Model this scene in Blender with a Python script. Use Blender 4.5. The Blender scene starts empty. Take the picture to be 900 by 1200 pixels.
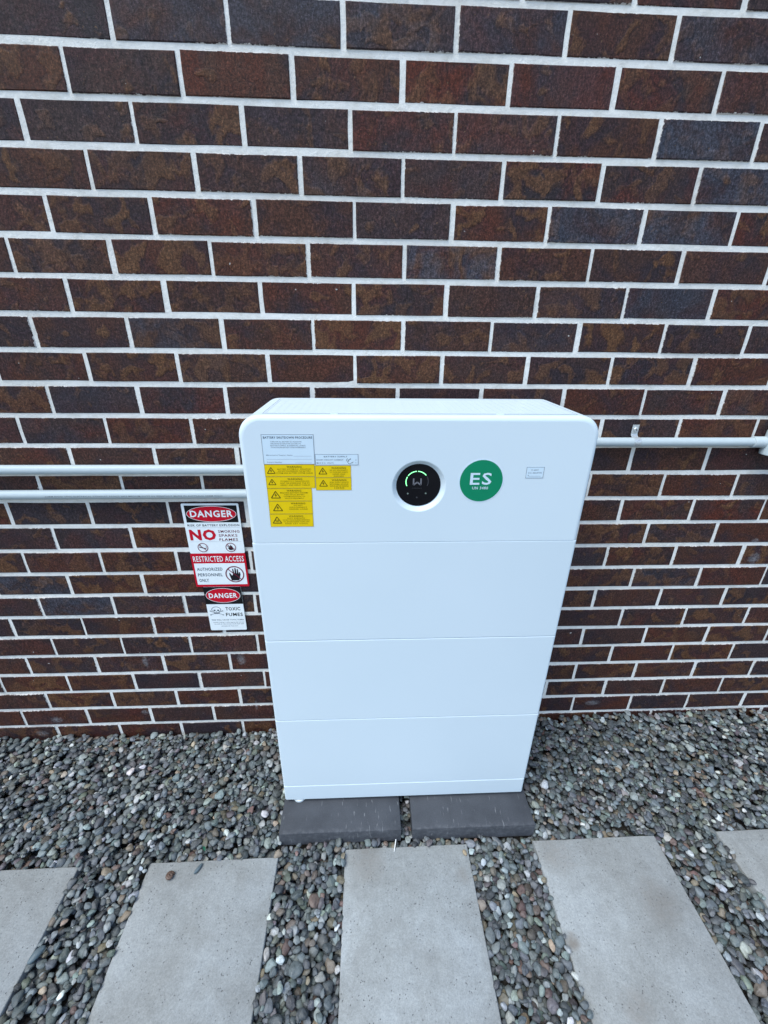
import bpy, bmesh, math, random
import numpy as np
from mathutils import Vector, Matrix, Euler
from mathutils.geometry import tessellate_polygon

# ------------------------------------------------------------------ camera, sky, sun, exposure
scene = bpy.context.scene
C = scene.collection
R = math.radians
CAM_LOC = (0.50578, -1.21962, 1.48716)
CAM_ROT = (R(66.44092), R(-0.61362), R(-2.32345))
cd = bpy.data.cameras.new('camera'); cam = bpy.data.objects.new('camera', cd); C.objects.link(cam)
cam.location = CAM_LOC; cam.rotation_euler = CAM_ROT
cd.sensor_fit = 'VERTICAL'; cd.sensor_height = 36; cd.sensor_width = 27; cd.lens = 14.7336
cd.clip_start = 0.02; cd.clip_end = 500
scene.camera = cam

SUN_EL, SUN_AZ = R(62), R(-128)         # bright overcast, the light coming softly from high up on the left
world = bpy.data.worlds.new('World'); scene.world = world; world.use_nodes = True
wt = world.node_tree; wt.nodes.clear()
sky = wt.nodes.new('ShaderNodeTexSky'); sky.sky_type = 'NISHITA'; sky.sun_disc = False
sky.sun_elevation = SUN_EL; sky.sun_rotation = SUN_AZ
sky.air_density = 1.0; sky.dust_density = 1.0; sky.ozone_density = 1.5
bg = wt.nodes.new('ShaderNodeBackground'); bg.inputs['Strength'].default_value = 0.13
wo = wt.nodes.new('ShaderNodeOutputWorld')
wt.links.new(sky.outputs[0], bg.inputs['Color']); wt.links.new(bg.outputs[0], wo.inputs['Surface'])
sd = bpy.data.lights.new('sun', 'SUN'); sd.energy = 1.5; sd.angle = R(36); sd.color = (.96, 1, .955)
sun = bpy.data.objects.new('sun', sd); C.objects.link(sun)
sdir = Vector((math.sin(SUN_AZ)*math.cos(SUN_EL), math.cos(SUN_AZ)*math.cos(SUN_EL), math.sin(SUN_EL)))
sun.rotation_euler = sdir.to_track_quat('Z', 'Y').to_euler(); sun.location = (-3, -2.5, 7)
vs = scene.view_settings
vs.view_transform = 'Standard'; vs.look = 'None'; vs.gamma = 1; vs.use_curve_mapping = False
vs.exposure = 1.07

rng = random.Random(7)
nrng = np.random.default_rng(11)

# ------------------------------------------------------------------ material helpers
class NT:
    def __init__(s, name):
        s.m = bpy.data.materials.new(name); s.m.use_nodes = True
        s.t = s.m.node_tree; s.t.nodes.clear()
        s.out = s.t.nodes.new('ShaderNodeOutputMaterial')
        s.b = s.t.nodes.new('ShaderNodeBsdfPrincipled')
        s.t.links.new(s.b.outputs[0], s.out.inputs[0])
    def n(s, kind, **kw):
        o = s.t.nodes.new('ShaderNode' + kind)
        for k, v in kw.items():
            setattr(o, k, v)
        return o
    def l(s, a, b): s.t.links.new(a, b)
    def val(s, sock, v):
        if hasattr(v, 'is_linked'): s.l(v, sock)
        else:
            try: sock.default_value = v
            except Exception: sock.default_value = (*v, 1)
    def noise(s, vec, scale, detail=3, rough=.55, dist=0, out='Fac'):
        o = s.n('TexNoise'); o.inputs['Scale'].default_value = scale; o.inputs['Detail'].default_value = detail
        o.inputs['Roughness'].default_value = rough; o.inputs['Distortion'].default_value = dist
        s.l(vec, o.inputs['Vector']); return o.outputs[out]
    def ramp(s, fac, stops, interp='LINEAR'):
        o = s.n('ValToRGB'); o.color_ramp.interpolation = interp
        e = o.color_ramp.elements
        while len(e) < len(stops): e.new(.5)
        for el, (p, c) in zip(e, stops):
            el.position = p; el.color = (*c, 1) if isinstance(c, (tuple, list)) else (c, c, c, 1)
        s.l(fac, o.inputs[0]); return o.outputs[0]
    def mix(s, f, a, b, mode='MIX'):
        o = s.n('MixRGB', blend_type=mode); s.val(o.inputs[0], f); s.val(o.inputs[1], a); s.val(o.inputs[2], b); return o.outputs[0]
    def math(s, op, a, b=0.0, c=None, clamp=False):
        o = s.n('Math', operation=op, use_clamp=clamp); s.val(o.inputs[0], a); s.val(o.inputs[1], b)
        if c is not None: s.val(o.inputs[2], c)
        return o.outputs[0]
    def vmath(s, op, a, b):
        o = s.n('VectorMath', operation=op); s.val(o.inputs[0], a)
        if hasattr(b, 'is_linked'): s.l(b, o.inputs[1])
        else: o.inputs[1].default_value = b
        return o.outputs[0]
    def mapr(s, v, a, b, c=0., d=1.):
        o = s.n('MapRange'); s.val(o.inputs[0], v)
        for i, x in enumerate((a, b, c, d)): o.inputs[i+1].default_value = x
        return o.outputs[0]
    def bump(s, h, dist, strength=1, prev=None):
        o = s.n('Bump'); o.inputs['Distance'].default_value = dist; o.inputs['Strength'].default_value = strength
        s.l(h, o.inputs['Height'])
        if prev is not None: s.l(prev, o.inputs['Normal'])
        return o.outputs[0]
    def fin(s, col=None, rough=None, normal=None, metal=None, spec=None, coat=None):
        if col is not None: s.val(s.b.inputs['Base Color'], col)
        if rough is not None: s.val(s.b.inputs['Roughness'], rough)
        if normal is not None: s.l(normal, s.b.inputs['Normal'])
        if metal is not None: s.val(s.b.inputs['Metallic'], metal)
        if spec is not None: s.val(s.b.inputs['Specular IOR Level'], spec)
        if coat is not None: s.val(s.b.inputs['Coat Weight'], coat)
        return s.m

def pos(nt): return nt.n('NewGeometry').outputs['Position']

def simple(name, col, rough=.5, var=.06, scale=60., metal=0., bumpd=0.00015, spec=None):
    nt = NT(name); p = pos(nt)
    n1 = nt.noise(p, scale, 4)
    f = nt.mapr(n1, .3, .7, 1-var, 1+var)
    c = nt.vmath('MULTIPLY', nt.mix(0., col, col), f) if False else nt.mix(1., col, nt.ramp(n1, [(.3, 1-var), (.7, 1.)]), 'MULTIPLY')
    r = nt.mapr(n1, .3, .7, rough-.05, rough+.05)
    b = nt.bump(nt.noise(p, scale*12, 2), bumpd)
    return nt.fin(c, r, b, metal, spec)

def mat_brick():
    nt = NT('glazed_dark_brick')
    oi = nt.n('ObjectInfo'); rnd = oi.outputs['Random']
    tc = nt.n('TexCoord').outputs['Object']
    off = nt.n('CombineXYZ'); nt.l(nt.math('MULTIPLY', rnd, 91.), off.inputs[0]); nt.l(nt.math('MULTIPLY', rnd, 57.), off.inputs[2])
    gp = pos(nt); p = nt.vmath('ADD', gp, off.outputs[0])
    # per brick body colour: object colour holds (place on the brown ramp, share of slate, share of rust)
    oc = nt.n('SeparateColor'); nt.l(oi.outputs['Color'], oc.inputs[0]); r2, blue, rust = oc.outputs[0], oc.outputs[1], oc.outputs[2]
    r3 = nt.math('FRACT', nt.math('MULTIPLY', rnd, 43.77))
    body = nt.ramp(r2, [(0., (.030, .022, .025)), (.25, (.042, .025, .024)), (.55, (.054, .026, .019)), (.8, (.062, .026, .017)), (1., (.066, .023, .015))])
    big = nt.noise(p, 8, 4, .6, .5)
    body = nt.mix(nt.math('MULTIPLY', nt.mapr(big, .45, .62), .85), body, (.026, .019, .025))
    redd = nt.noise(nt.vmath('ADD', p, (3.1, 0, 7.7)), 9, 3, .6, .5)
    body = nt.mix(nt.math('MULTIPLY', nt.mapr(redd, .42, .64), rust), body, (.088, .022, .012))
    # flashed tan blotches with soft rounded edges
    bl = nt.noise(nt.vmath('ADD', p, (9.3, 0, 1.7)), 20, 2.4, .5, .5)
    thr = nt.mapr(r3, 0, 1, .455, .63)
    m = nt.math('SUBTRACT', bl, thr)
    blm = nt.mapr(m, -.01, .075)
    ring = nt.math('MULTIPLY', nt.mapr(m, -.05, -.01), nt.mapr(m, .02, -.01))
    tan = nt.ramp(nt.noise(p, 45, 3), [(.3, (.086, .037, .017)), (.7, (.122, .060, .028))])
    c = nt.mix(nt.math('MULTIPLY', blm, nt.mapr(nt.noise(p, 4, 1), .35, .65, .32, .88)), body, tan)
    c = nt.mix(nt.math('MULTIPLY', ring, .35), c, (.016, .012, .013))
    # slate-blue flashing
    bf = nt.noise(nt.vmath('ADD', p, (1.3, 0, 21.7)), 10, 3, .6, .8)
    c = nt.mix(nt.math('MULTIPLY', nt.mapr(bf, .38, .60, .12, 1.), blue), c, (.046, .056, .077))
    # fired grain and pits
    fine = nt.noise(p, 420, 4, .8)
    med = nt.noise(p, 175, 4, .8)
    c = nt.mix(1., c, nt.ramp(fine, [(.28, .5), (.5, .95), (.72, 1.6)]), 'MULTIPLY')
    c = nt.mix(1., c, nt.ramp(med, [(.30, .34), (.5, .93), (.70, 2.1)]), 'MULTIPLY')
    dm = nt.n('Mapping'); dm.inputs['Rotation'].default_value = (0, R(24), 0); dm.inputs['Scale'].default_value = (330, 330, 75); nt.l(p, dm.inputs[0])
    drag = nt.noise(dm.outputs[0], 1., 3, .7)
    c = nt.mix(1., c, nt.ramp(drag, [(.3, .62), (.5, 1.), (.7, 1.45)]), 'MULTIPLY')
    pit = nt.noise(p, 120, 2, .6)
    c = nt.mix(nt.mapr(pit, .69, .73, 0, .6), c, (.17, .10, .055))
    # mortar smear round the arrises
    sx = nt.n('SeparateXYZ'); nt.l(tc, sx.inputs[0])
    ex = nt.math('SUBTRACT', .11525, nt.math('ABSOLUTE', sx.outputs[0]))
    ez = nt.math('SUBTRACT', .0370, nt.math('ABSOLUTE', sx.outputs[2]))
    e = nt.math('MINIMUM', ex, ez)
    rag = nt.noise(gp, 95, 4, .75)
    rag2 = nt.noise(gp, 7, 2, .5)
    lim = nt.math('MULTIPLY', nt.mapr(rag, .42, .80, 0., .0040), nt.mapr(rag2, .42, .66, .15, 1.4))
    sm = nt.mapr(nt.math('SUBTRACT', lim, e), -.0002, .0010)
    c = nt.mix(nt.math('MULTIPLY', nt.math('MULTIPLY', sm, .9), nt.math('GREATER_THAN', oi.outputs['Alpha'], .75)), c, (.62, .59, .56))
    # lime runs and splashes on single bricks (wall coordinates)
    sp = nt.n('SeparateXYZ'); nt.l(gp, sp.inputs[0])
    spots = None
    nn = nt.noise(gp, 120, 4, .7)
    for (x, z, rx, rz) in ((-.307, .366, .014, .036), (.041, .364, .022, .034), (-.285, .312, .016, .02), (1.852, .770, .028, .03), (1.83, .84, .018, .012),
                           (-.777, .012, .03, .022), (-.70, .085, .03, .02), (.07, .135, .008, .03), (1.42, .10, .04, .02), (-.36, .11, .02, .015)):
        dx = nt.math('DIVIDE', nt.math('SUBTRACT', sp.outputs[0], x), rx); dz = nt.math('DIVIDE', nt.math('SUBTRACT', sp.outputs[2], z), rz)
        d = nt.math('ADD', nt.math('MULTIPLY', dx, dx), nt.math('MULTIPLY', dz, dz))
        g = nt.mapr(d, 1.2, 0.)
        spots = g if spots is None else nt.math('MAXIMUM', spots, g)
    spm = nt.mapr(nt.math('MULTIPLY', spots, nt.mapr(nn, .3, .7, .2, 1.)), .25, .8, 0, .42)
    c = nt.mix(spm, c, (.34, .35, .37))
    fleck = nt.noise(gp, 75, 1, .4)
    c = nt.mix(nt.mapr(fleck, .79, .81, 0, .8), c, (.5, .48, .45))
    fine = nt.math('ADD', nt.math('MULTIPLY', fine, .6), nt.math('MULTIPLY', med, .9))
    h = nt.math('ADD', nt.math('MULTIPLY', fine, .5), nt.math('ADD', nt.math('MULTIPLY', blm, .45), nt.math('MULTIPLY', nt.noise(p, 38, 4, .6), 1.0)))
    b = nt.bump(h, .0016)
    return nt.fin(c, nt.mapr(fine, .4, 1.1, .55, .72), b, spec=.2)

def mat_mortar():
    nt = NT('pale_mortar'); p = pos(nt)
    a = nt.noise(p, 30, 5, .65); g = nt.noise(p, 900, 3, .7); big = nt.noise(p, 3.2, 3)
    c = nt.ramp(a, [(.25, (.66, .645, .59)), (.5, (.82, .815, .77)), (.8, (.88, .875, .84))])
    c = nt.mix(1., c, nt.ramp(g, [(.3, .80), (.6, 1.)]), 'MULTIPLY')
    c = nt.mix(nt.mapr(big, .50, .72, 0, .38), c, (.46, .44, .40))
    h = nt.math('ADD', nt.math('MULTIPLY', nt.noise(p, 75, 4, .6), 1.), nt.math('MULTIPLY', g, .3))
    return nt.fin(c, .9, nt.bump(h, .0022))

def mat_slab():
    nt = NT('grey_concrete'); p = pos(nt)
    oi = nt.n('ObjectInfo'); rnd = oi.outputs['Random']
    off = nt.n('CombineXYZ'); nt.l(nt.math('MULTIPLY', rnd, 31.), off.inputs[0])
    q = nt.vmath('ADD', p, off.outputs[0])
    a = nt.noise(q, 7, 5, .6, .4); g = nt.noise(q, 330, 3, .7); m = nt.noise(q, 40, 4, .6)
    c = nt.ramp(a, [(.3, (.240, .247, .240)), (.5, (.280, .293, .290)), (.7, (.322, .342, .346))])
    c = nt.mix(1., c, nt.ramp(m, [(.3, .88), (.7, 1.06)]), 'MULTIPLY')
    c = nt.mix(1., c, nt.ramp(g, [(.25, .72), (.45, 1.), (.8, 1.12)]), 'MULTIPLY')
    spk = nt.noise(q, 170, 3, .75)
    c = nt.mix(1., c, nt.ramp(spk, [(.30, .85), (.5, 1.), (.70, 1.15)]), 'MULTIPLY')
    vor = nt.n('TexVoronoi'); vor.inputs['Scale'].default_value = 125; nt.l(q, vor.inputs['Vector'])
    sparse = nt.noise(q, 26, 2)
    pit = nt.math('MULTIPLY', nt.mapr(vor.outputs['Distance'], .22, .10), nt.mapr(sparse, .46, .56))
    c = nt.mix(nt.math('MULTIPLY', pit, .75), c, (.085, .085, .085))
    # old rust / leaf stains
    sp = nt.n('SeparateXYZ'); nt.l(p, sp.inputs[0]); st = None
    for (x, y, r) in ((1.045, -.675, .018), (1.15, -.80, .035), (1.085, -.47, .05), (.785, -.52, .02), (.50, -.47, .05), (1.33, -.60, .05)):
        dx = nt.math('DIVIDE', nt.math('SUBTRACT', sp.outputs[0], x), r); dy = nt.math('DIVIDE', nt.math('SUBTRACT', sp.outputs[1], y), r)
        gq = nt.mapr(nt.math('ADD', nt.math('MULTIPLY', dx, dx), nt.math('MULTIPLY', dy, dy)), 1.8, 0.)
        if r < .019: gq = nt.math('MULTIPLY', gq, 2.0)
        st = gq if st is None else nt.math('MAXIMUM', st, gq)
    stm = nt.math('MULTIPLY', st, nt.mapr(m, .3, .7, .12, .5))
    c = nt.mix(stm, c, (.15, .125, .10))
    h = nt.math('SUBTRACT', nt.math('ADD', nt.math('MULTIPLY', g, .4), nt.math('MULTIPLY', m, .6)), nt.math('MULTIPLY', pit, 1.3))
    return nt.fin(c, .85, nt.bump(h, .0008))

def mat_dark_paver():
    nt = NT('charcoal_concrete'); p = pos(nt)
    a = nt.noise(p, 14, 5, .6); g = nt.noise(p, 420, 3, .7)
    c = nt.ramp(a, [(.3, (.037, .041, .049)), (.7, (.056, .061, .071))])
    c = nt.mix(1., c, nt.ramp(g, [(.25, .7), (.5, 1.), (.8, 1.3)]), 'MULTIPLY')
    # short pale scuffs running front to back
    sc = nt.n('Mapping'); sc.inputs['Scale'].default_value = (150, 26, 26); nt.l(p, sc.inputs[0])
    s1 = nt.noise(sc.outputs[0], 1., 2, .5)
    s2 = nt.noise(p, 11, 2)
    c = nt.mix(nt.math('MULTIPLY', nt.mapr(s1, .64, .74), nt.mapr(s2, .42, .60, 0, .6)), c, (.30, .31, .32))
    sp = nt.n('SeparateXYZ'); nt.l(p, sp.inputs[0])
    edge = nt.mapr(nt.math('ABSOLUTE', nt.math('ADD', sp.outputs[1], .412)), .012, 0.)
    c = nt.mix(nt.math('MULTIPLY', edge, nt.mapr(nt.noise(p, 60, 4, .7), .45, .7, 0, .22)), c, (.26, .27, .29))
    return nt.fin(c, .8, nt.bump(nt.math('ADD', g, nt.noise(p, 90, 3)), .0003))

def mat_pebble():
    nt = NT('river_pebble')
    at = nt.n('Attribute', attribute_type='INSTANCER', attribute_name='pebble_colour')
    base = at.outputs['Color']
    p = pos(nt)
    a = nt.noise(p, 130, 4, .6, .6); s = nt.noise(p, 900, 2, .6)
    c = nt.mix(1., base, nt.ramp(a, [(.25, .62), (.5, 1.), (.8, 1.35)]), 'MULTIPLY')
    c = nt.mix(1., c, nt.ramp(s, [(.3, .8), (.7, 1.15)]), 'MULTIPLY')
    vein = nt.noise(p, 55, 3, .5, 1.5)
    vm = nt.math('MULTIPLY', nt.mapr(nt.math('ABSOLUTE', nt.math('SUBTRACT', vein, .5)), .012, 0.), .25)
    c = nt.mix(vm, c, (.32, .32, .30))
    return nt.fin(c, nt.mapr(a, .3, .7, .46, .66), nt.bump(s, .0003), spec=.5)

def mat_paint():
    nt = NT('white_powder_coat'); p = pos(nt)
    g = nt.noise(p, 1400, 2, .6); a = nt.noise(p, 2.2, 3)
    c = nt.ramp(a, [(.3, (.635, .735, .785)), (.7, (.66, .755, .805))])
    return nt.fin(c, nt.mapr(g, .3, .7, .36, .46), nt.bump(g, .00006), spec=.45)

def mat_glass_black():
    nt = NT('black_display_glass'); p = pos(nt)
    c = nt.ramp(nt.noise(p, 20, 2), [(.3, (.004, .004, .006)), (.7, (.006, .006, .008))])
    return nt.fin(c, .22, None, spec=.25)

def mat_led(name, col, e):
    nt = NT(name); nt.fin(col, .4)
    nt.val(nt.b.inputs['Emission Color'], col); nt.b.inputs['Emission Strength'].default_value = e
    return nt.m

def mat_soil():
    nt = NT('dark_soil'); p = pos(nt)
    c = nt.ramp(nt.noise(p, 60, 5, .7), [(.3, (.03, .028, .025)), (.7, (.07, .063, .055))])
    return nt.fin(c, .95, nt.bump(nt.noise(p, 120, 4), .004))

def mat_ground():
    nt = NT('pale_yard_ground'); p = pos(nt)
    c = nt.ramp(nt.noise(p, 2.5, 6, .65), [(.3, (.10, .10, .095)), (.7, (.16, .16, .15))])
    return nt.fin(c, .95, nt.bump(nt.noise(p, 40, 4), .004))

def mat_galv():
    nt = NT('galvanised_steel'); p = pos(nt)
    c = nt.ramp(nt.noise(p, 260, 3, .6), [(.3, (.42, .45, .46)), (.7, (.72, .76, .77))])
    return nt.fin(c, .45, nt.bump(nt.noise(p, 500, 2), .0002), metal=.55)

M = dict(brick=mat_brick(), mortar=mat_mortar(), slab=mat_slab(), dpave=mat_dark_paver(), pebble=mat_pebble(), paint=mat_paint(),
         glass=mat_glass_black(), led=mat_led('green_led', (.20, .85, .30), 1.3), soil=mat_soil(), ground=mat_ground(), galv=mat_galv(),
         grey_ink=simple('grey_screen_print', (.16, .16, .18), .5), led_dim=simple('unlit_segment', (.035, .035, .042), .5),
         dot=mat_led('faint_indicator', (.16, .21, .18), .05),
         sheet=simple('white_vinyl', (.62, .755, .84), .5, .03, spec=.3), signwhite=simple('white_sign_plastic', (.82, .88, .90), .5, .05, spec=.3),
         outline=simple('thin_grey_print', (.20, .23, .27), .5), ink=simple('black_print', (.012, .012, .014), .6, spec=.15),
         text=simple('grey_blue_print', (.075, .10, .135), .6, spec=.15), yellow=simple('yellow_vinyl', (.82, .575, .004), .55, .05, spec=.15),
         yink=simple('black_on_yellow_print', (.10, .075, .008), .6, spec=.1), yline=simple('yellow_sticker_edge', (.36, .27, .02), .5),
         red=simple('red_print', (.56, .006, .024), .6, .08, spec=.15), black=simple('black_panel_print', (.008, .008, .009), .6, spec=.15),
         maroon=simple('dark_red_print', (.17, .012, .035), .6, spec=.15), green=simple('green_vinyl', (.002, .225, .105), .55, .04, spec=.2),
         teal=simple('slate_print', (.05, .075, .105), .6, spec=.15), pvc=simple('grey_pvc', (.46, .53, .55), .45, .05, spec=.35),
         seam_shade=simple('painted_seam_shade', (.20, .25, .28), .7),
         cprint=simple('conduit_print', (.16, .17, .18), .5), dark=simple('dark_gap', (.03, .03, .03), .8),
         tie=simple('white_nylon', (.78, .78, .76), .4), rubber=simple('pale_foot_plastic', (.72, .78, .80), .5),
         snail=simple('brown_shell', (.14, .085, .06), .45, .5, 180), tanstone=simple('tan_stone', (.36, .28, .18), .7, .3, 130), brownstone=simple('grey_brown_stone', (.17, .14, .11), .6, .3, 130),
         blueston=simple('slate_stone', (.11, .15, .17), .55, .3, 130), leaf=simple('green_leaf', (.01, .12, .06), .5, .3, 130))

# ------------------------------------------------------------------ object helpers
def link(name, me, mat, parent=None):
    o = bpy.data.objects.new(name, me); C.objects.link(o)
    if mat is not None and not me.materials: me.materials.append(mat)
    if parent is not None: o.parent = parent
    return o
def tag(o, label=None, cat=None, group=None, kind=None):
    if label: o['label'] = label
    if cat: o['category'] = cat
    if group: o['group'] = group
    o['kind'] = kind or 'thing'
    return o
def empty(name, loc, label, cat, group=None):
    o = bpy.data.objects.new(name, None); C.objects.link(o); o.location = loc; o.empty_display_size = .05
    return tag(o, label, cat, group)
def mesh(name, v, f, smooth=None):
    me = bpy.data.meshes.new(name); me.from_pydata([tuple(x) for x in v], [], f); me.update()
    bm = bmesh.new(); bm.from_mesh(me); bmesh.ops.recalc_face_normals(bm, faces=bm.faces); bm.to_mesh(me); bm.free()
    if smooth is not None:
        me.polygons.foreach_set('use_smooth', [True]*len(me.polygons)); me.set_sharp_from_angle(angle=R(smooth))
    return me
class MB:
    """collects geometry for one mesh"""
    def __init__(s): s.v = []; s.f = []
    def add(s, v, f):
        k = len(s.v); s.v += [tuple(x) for x in v]; s.f += [tuple(i+k for i in q) for q in f]; return s
    def box(s, x0, x1, y0, y1, z0, z1):
        return s.add([(x, y, z) for x in (x0, x1) for y in (y0, y1) for z in (z0, z1)],
                     [(0,1,3,2), (4,6,7,5), (0,4,5,1), (2,3,7,6), (0,2,6,4), (1,5,7,3)])
    def rings(s, rings, caps=(True, True), closed=True):
        n = len(rings[0]); v = [p for r in rings for p in r]; f = []
        for i in range(len(rings)-1):
            for j in range(n if closed else n-1):
                a = i*n+j; b = i*n+(j+1) % n; f.append((a, b, b+n, a+n))
        if caps[0]: f.append(tuple(range(n-1, -1, -1)))
        if caps[1]: f.append(tuple(range((len(rings)-1)*n, len(rings)*n)))
        return s.add(v, f)
    def poly(s, pts, y):                      # flat polygon in the wall plane
        tr = tessellate_polygon([[Vector((a, b, 0)) for a, b in pts]])
        return s.add([(a, y, b) for a, b in pts], [t for t in tr])
    def ring2(s, cx, cz, rx, rz, w, y, a0=0, a1=2*math.pi, n=40):
        full = abs(a1-a0-2*math.pi) < 1e-6
        v = []; f = []
        m = n if full else n+1
        for i in range(m):
            a = a0+(a1-a0)*i/n
            v += [(cx+rx*math.cos(a), y, cz+rz*math.sin(a)), (cx+(rx-w)*math.cos(a), y, cz+(rz-w)*math.sin(a))]
        for i in range(n):
            j = (i+1) % m; f.append((2*i, 2*j, 2*j+1, 2*i+1))
        return s.add(v, f)
    def disc(s, cx, cz, rx, rz, y, n=40):
        v = [(cx+rx*math.cos(2*math.pi*i/n), y, cz+rz*math.sin(2*math.pi*i/n)) for i in range(n)]
        return s.add(v, [tuple(range(n))])
    def rect(s, x0, x1, z0, z1, y):
        return s.add([(x0, y, z0), (x1, y, z0), (x1, y, z1), (x0, y, z1)], [(0, 1, 2, 3)])
    def frame(s, x0, x1, z0, z1, w, y):
        s.rect(x0, x1, z0, z0+w, y); s.rect(x0, x1, z1-w, z1, y); s.rect(x0, x0+w, z0+w, z1-w, y); return s.rect(x1-w, x1, z0+w, z1-w, y)
    def stroke(s, pts, w, y):
        for (a, b), (c, d) in zip(pts[:-1], pts[1:]):
            dx, dz = c-a, d-b; L = math.hypot(dx, dz) or 1; nx, nz = -dz/L*w/2, dx/L*w/2
            s.add([(a+nx, y, b+nz), (a-nx, y, b-nz), (c-nx, y, d-nz), (c+nx, y, d+nz)], [(0, 1, 2, 3)])
        return s
    def text(s, body, x0, x1, z0, z1, y, bold=0.0, keep=False):
        cu = bpy.data.curves.new('t', 'FONT'); cu.body = body; cu.resolution_u = 2; cu.offset = bold; cu.fill_mode = 'FRONT'; cu.space_character = 1.13
        ob = bpy.data.objects.new('t', cu); me = bpy.data.meshes.new_from_object(ob)
        v = np.array([tuple(q.co) for q in me.vertices]); fs = [tuple(q.vertices) for q in me.polygons]
        bpy.data.objects.remove(ob); bpy.data.curves.remove(cu); bpy.data.meshes.remove(me)
        lo = v.min(0); hi = v.max(0)
        sx = (x1-x0)/(hi[0]-lo[0]); sz = (z1-z0)/(hi[1]-lo[1])
        if keep: sx = min(sx, sz*1.15)
        cx = (x0+x1)/2
        w = [(cx+(q[0]-(lo[0]+hi[0])/2)*sx, y, z0+(q[1]-lo[1])*sz) for q in v]
        return s.add(w, fs)
    def build(s, name, mat, parent=None, smooth=None):
        return link(name, mesh(name, s.v, s.f, smooth), mat, parent)

def tube(pts, r, n=16, mb=None, caps=(True, True)):
    mb = mb or MB(); rings = []
    rr = r if isinstance(r, (list, tuple)) else [r]*len(pts)
    P = [Vector(p) for p in pts]
    up = None
    for i, p in enumerate(P):
        t = ((P[min(i+1, len(P)-1)]-P[max(i-1, 0)])).normalized()
        if up is None: up = Vector((0, 0, 1)) if abs(t.z) < .9 else Vector((0, 1, 0))
        a = t.cross(up).normalized(); b = t.cross(a).normalized(); up = -b if (-b).dot(up) > 0 else b
        rings.append([p+rr[i]*(math.cos(2*math.pi*k/n)*a+math.sin(2*math.pi*k/n)*b) for k in range(n)])
    mb.rings(rings, caps); return mb

# projection (only used to find out which bricks the picture shows)
_Rm = Euler(CAM_ROT).to_matrix(); _f = 491.121
def px(p):
    c = _Rm.transposed() @ (Vector(p)-Vector(CAM_LOC))
    if c.z > -1e-3: return None
    return 450+_f*c.x/-c.z, 600-_f*c.y/-c.z

# ------------------------------------------------------------------ ground
g = MB().box(-25, 25, -30, 20, -.30, -.085).build('ground', M['ground']); tag(g, kind='structure')
bed = MB().box(-2.6, 3.8, -1.9, .02, -.20, -.060).build('gravel_bed', M['soil']); tag(bed, kind='structure')

# ------------------------------------------------------------------ brick wall
wall = empty('brick_wall', (.5, 0, 0), 'dark mottled brown brick wall with pale mortar joints behind the white cabinet', 'wall')
W0 = wall.location
X0, X1, ZT = -3.2, 4.4, 3.2
m = MB(); nx, nz = 40, 18
m.box(X0-W0.x, X1-W0.x, .0022, .11, -.2, ZT)
mortar = m.build('mortar', M['mortar'], wall)
m = MB().box(X0-W0.x, X1-W0.x, .112, .34, -.2, ZT).build('backing_wall', M['mortar'], wall)

BL, BH, BD = .2305, .0740, .085
def brick_mesh(name, r, L=BL):
    hx, hz = L/2, BH/2
    pts = []
    for (ax, az, bx_, bz) in ((-1, -1, 1, -1), (1, -1, 1, 1), (1, 1, -1, 1), (-1, 1, -1, -1)):
        n = 3 if az == bz else 2
        for i in range(n):
            t = i/n
            jx = r.uniform(-.0007, .0007); jz = r.uniform(-.0007, .0007)
            pts.append((hx*(ax+(bx_-ax)*t)+jx, hz*(az+(bz-az)*t)+jz))
    def ring(ins, y):
        return [(x*(1-ins/hx), y+(r.uniform(-.0004, .0004) if ins else 0), z*(1-ins/hz)) for x, z in pts]
    b = MB(); b.rings([ring(.0022, 0), ring(0, .0022), ring(0, BD)], (True, False))
    return mesh(name, b.v, b.f, None)
rb = random.Random(3)
full = [brick_mesh('brick', rb) for _ in range(12)]
for me in full: me.materials.append(M['brick'])
OFF = {-1:-.0164, 0:-.0093, 1:-.0064, 2:-.0045, 3:0, 4:.0042, 5:-.0023, 6:.0071, 7:-.0021, 8:-.0041, 9:.0072, 10:.004, 11:.009, 12:.0111, 13:.0006,
       14:.0035, 15:-.0027, 16:-.0008, 17:-.002, 18:-.0102, 19:-.0019, 20:-.0052, 21:.0133, 22:.0195, 23:.004}
rest = MB(); shown = 0
SLATE = [(200, 20), (335, 22), (465, 28), (600, 35), (850, 45), (30, 250), (30, 385), (205, 390), (525, 307), (780, 355), (700, 265), (805, 268), (855, 218), (825, 160), (10, 605), (205, 660), (420, 350), (60, 700)]
RUST = [(275, 85), (405, 90), (530, 95), (650, 100), (785, 105), (875, 108), (470, 155), (590, 157), (650, 212), (760, 216), (245, 255), (880, 270), (865, 358), (740, 600), (855, 605), (210, 465), (330, 388)]
def near(L, q, d=34): return any(abs(a-q[0]) < d and abs(b-q[1]) < 17 for a, b in L)
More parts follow.
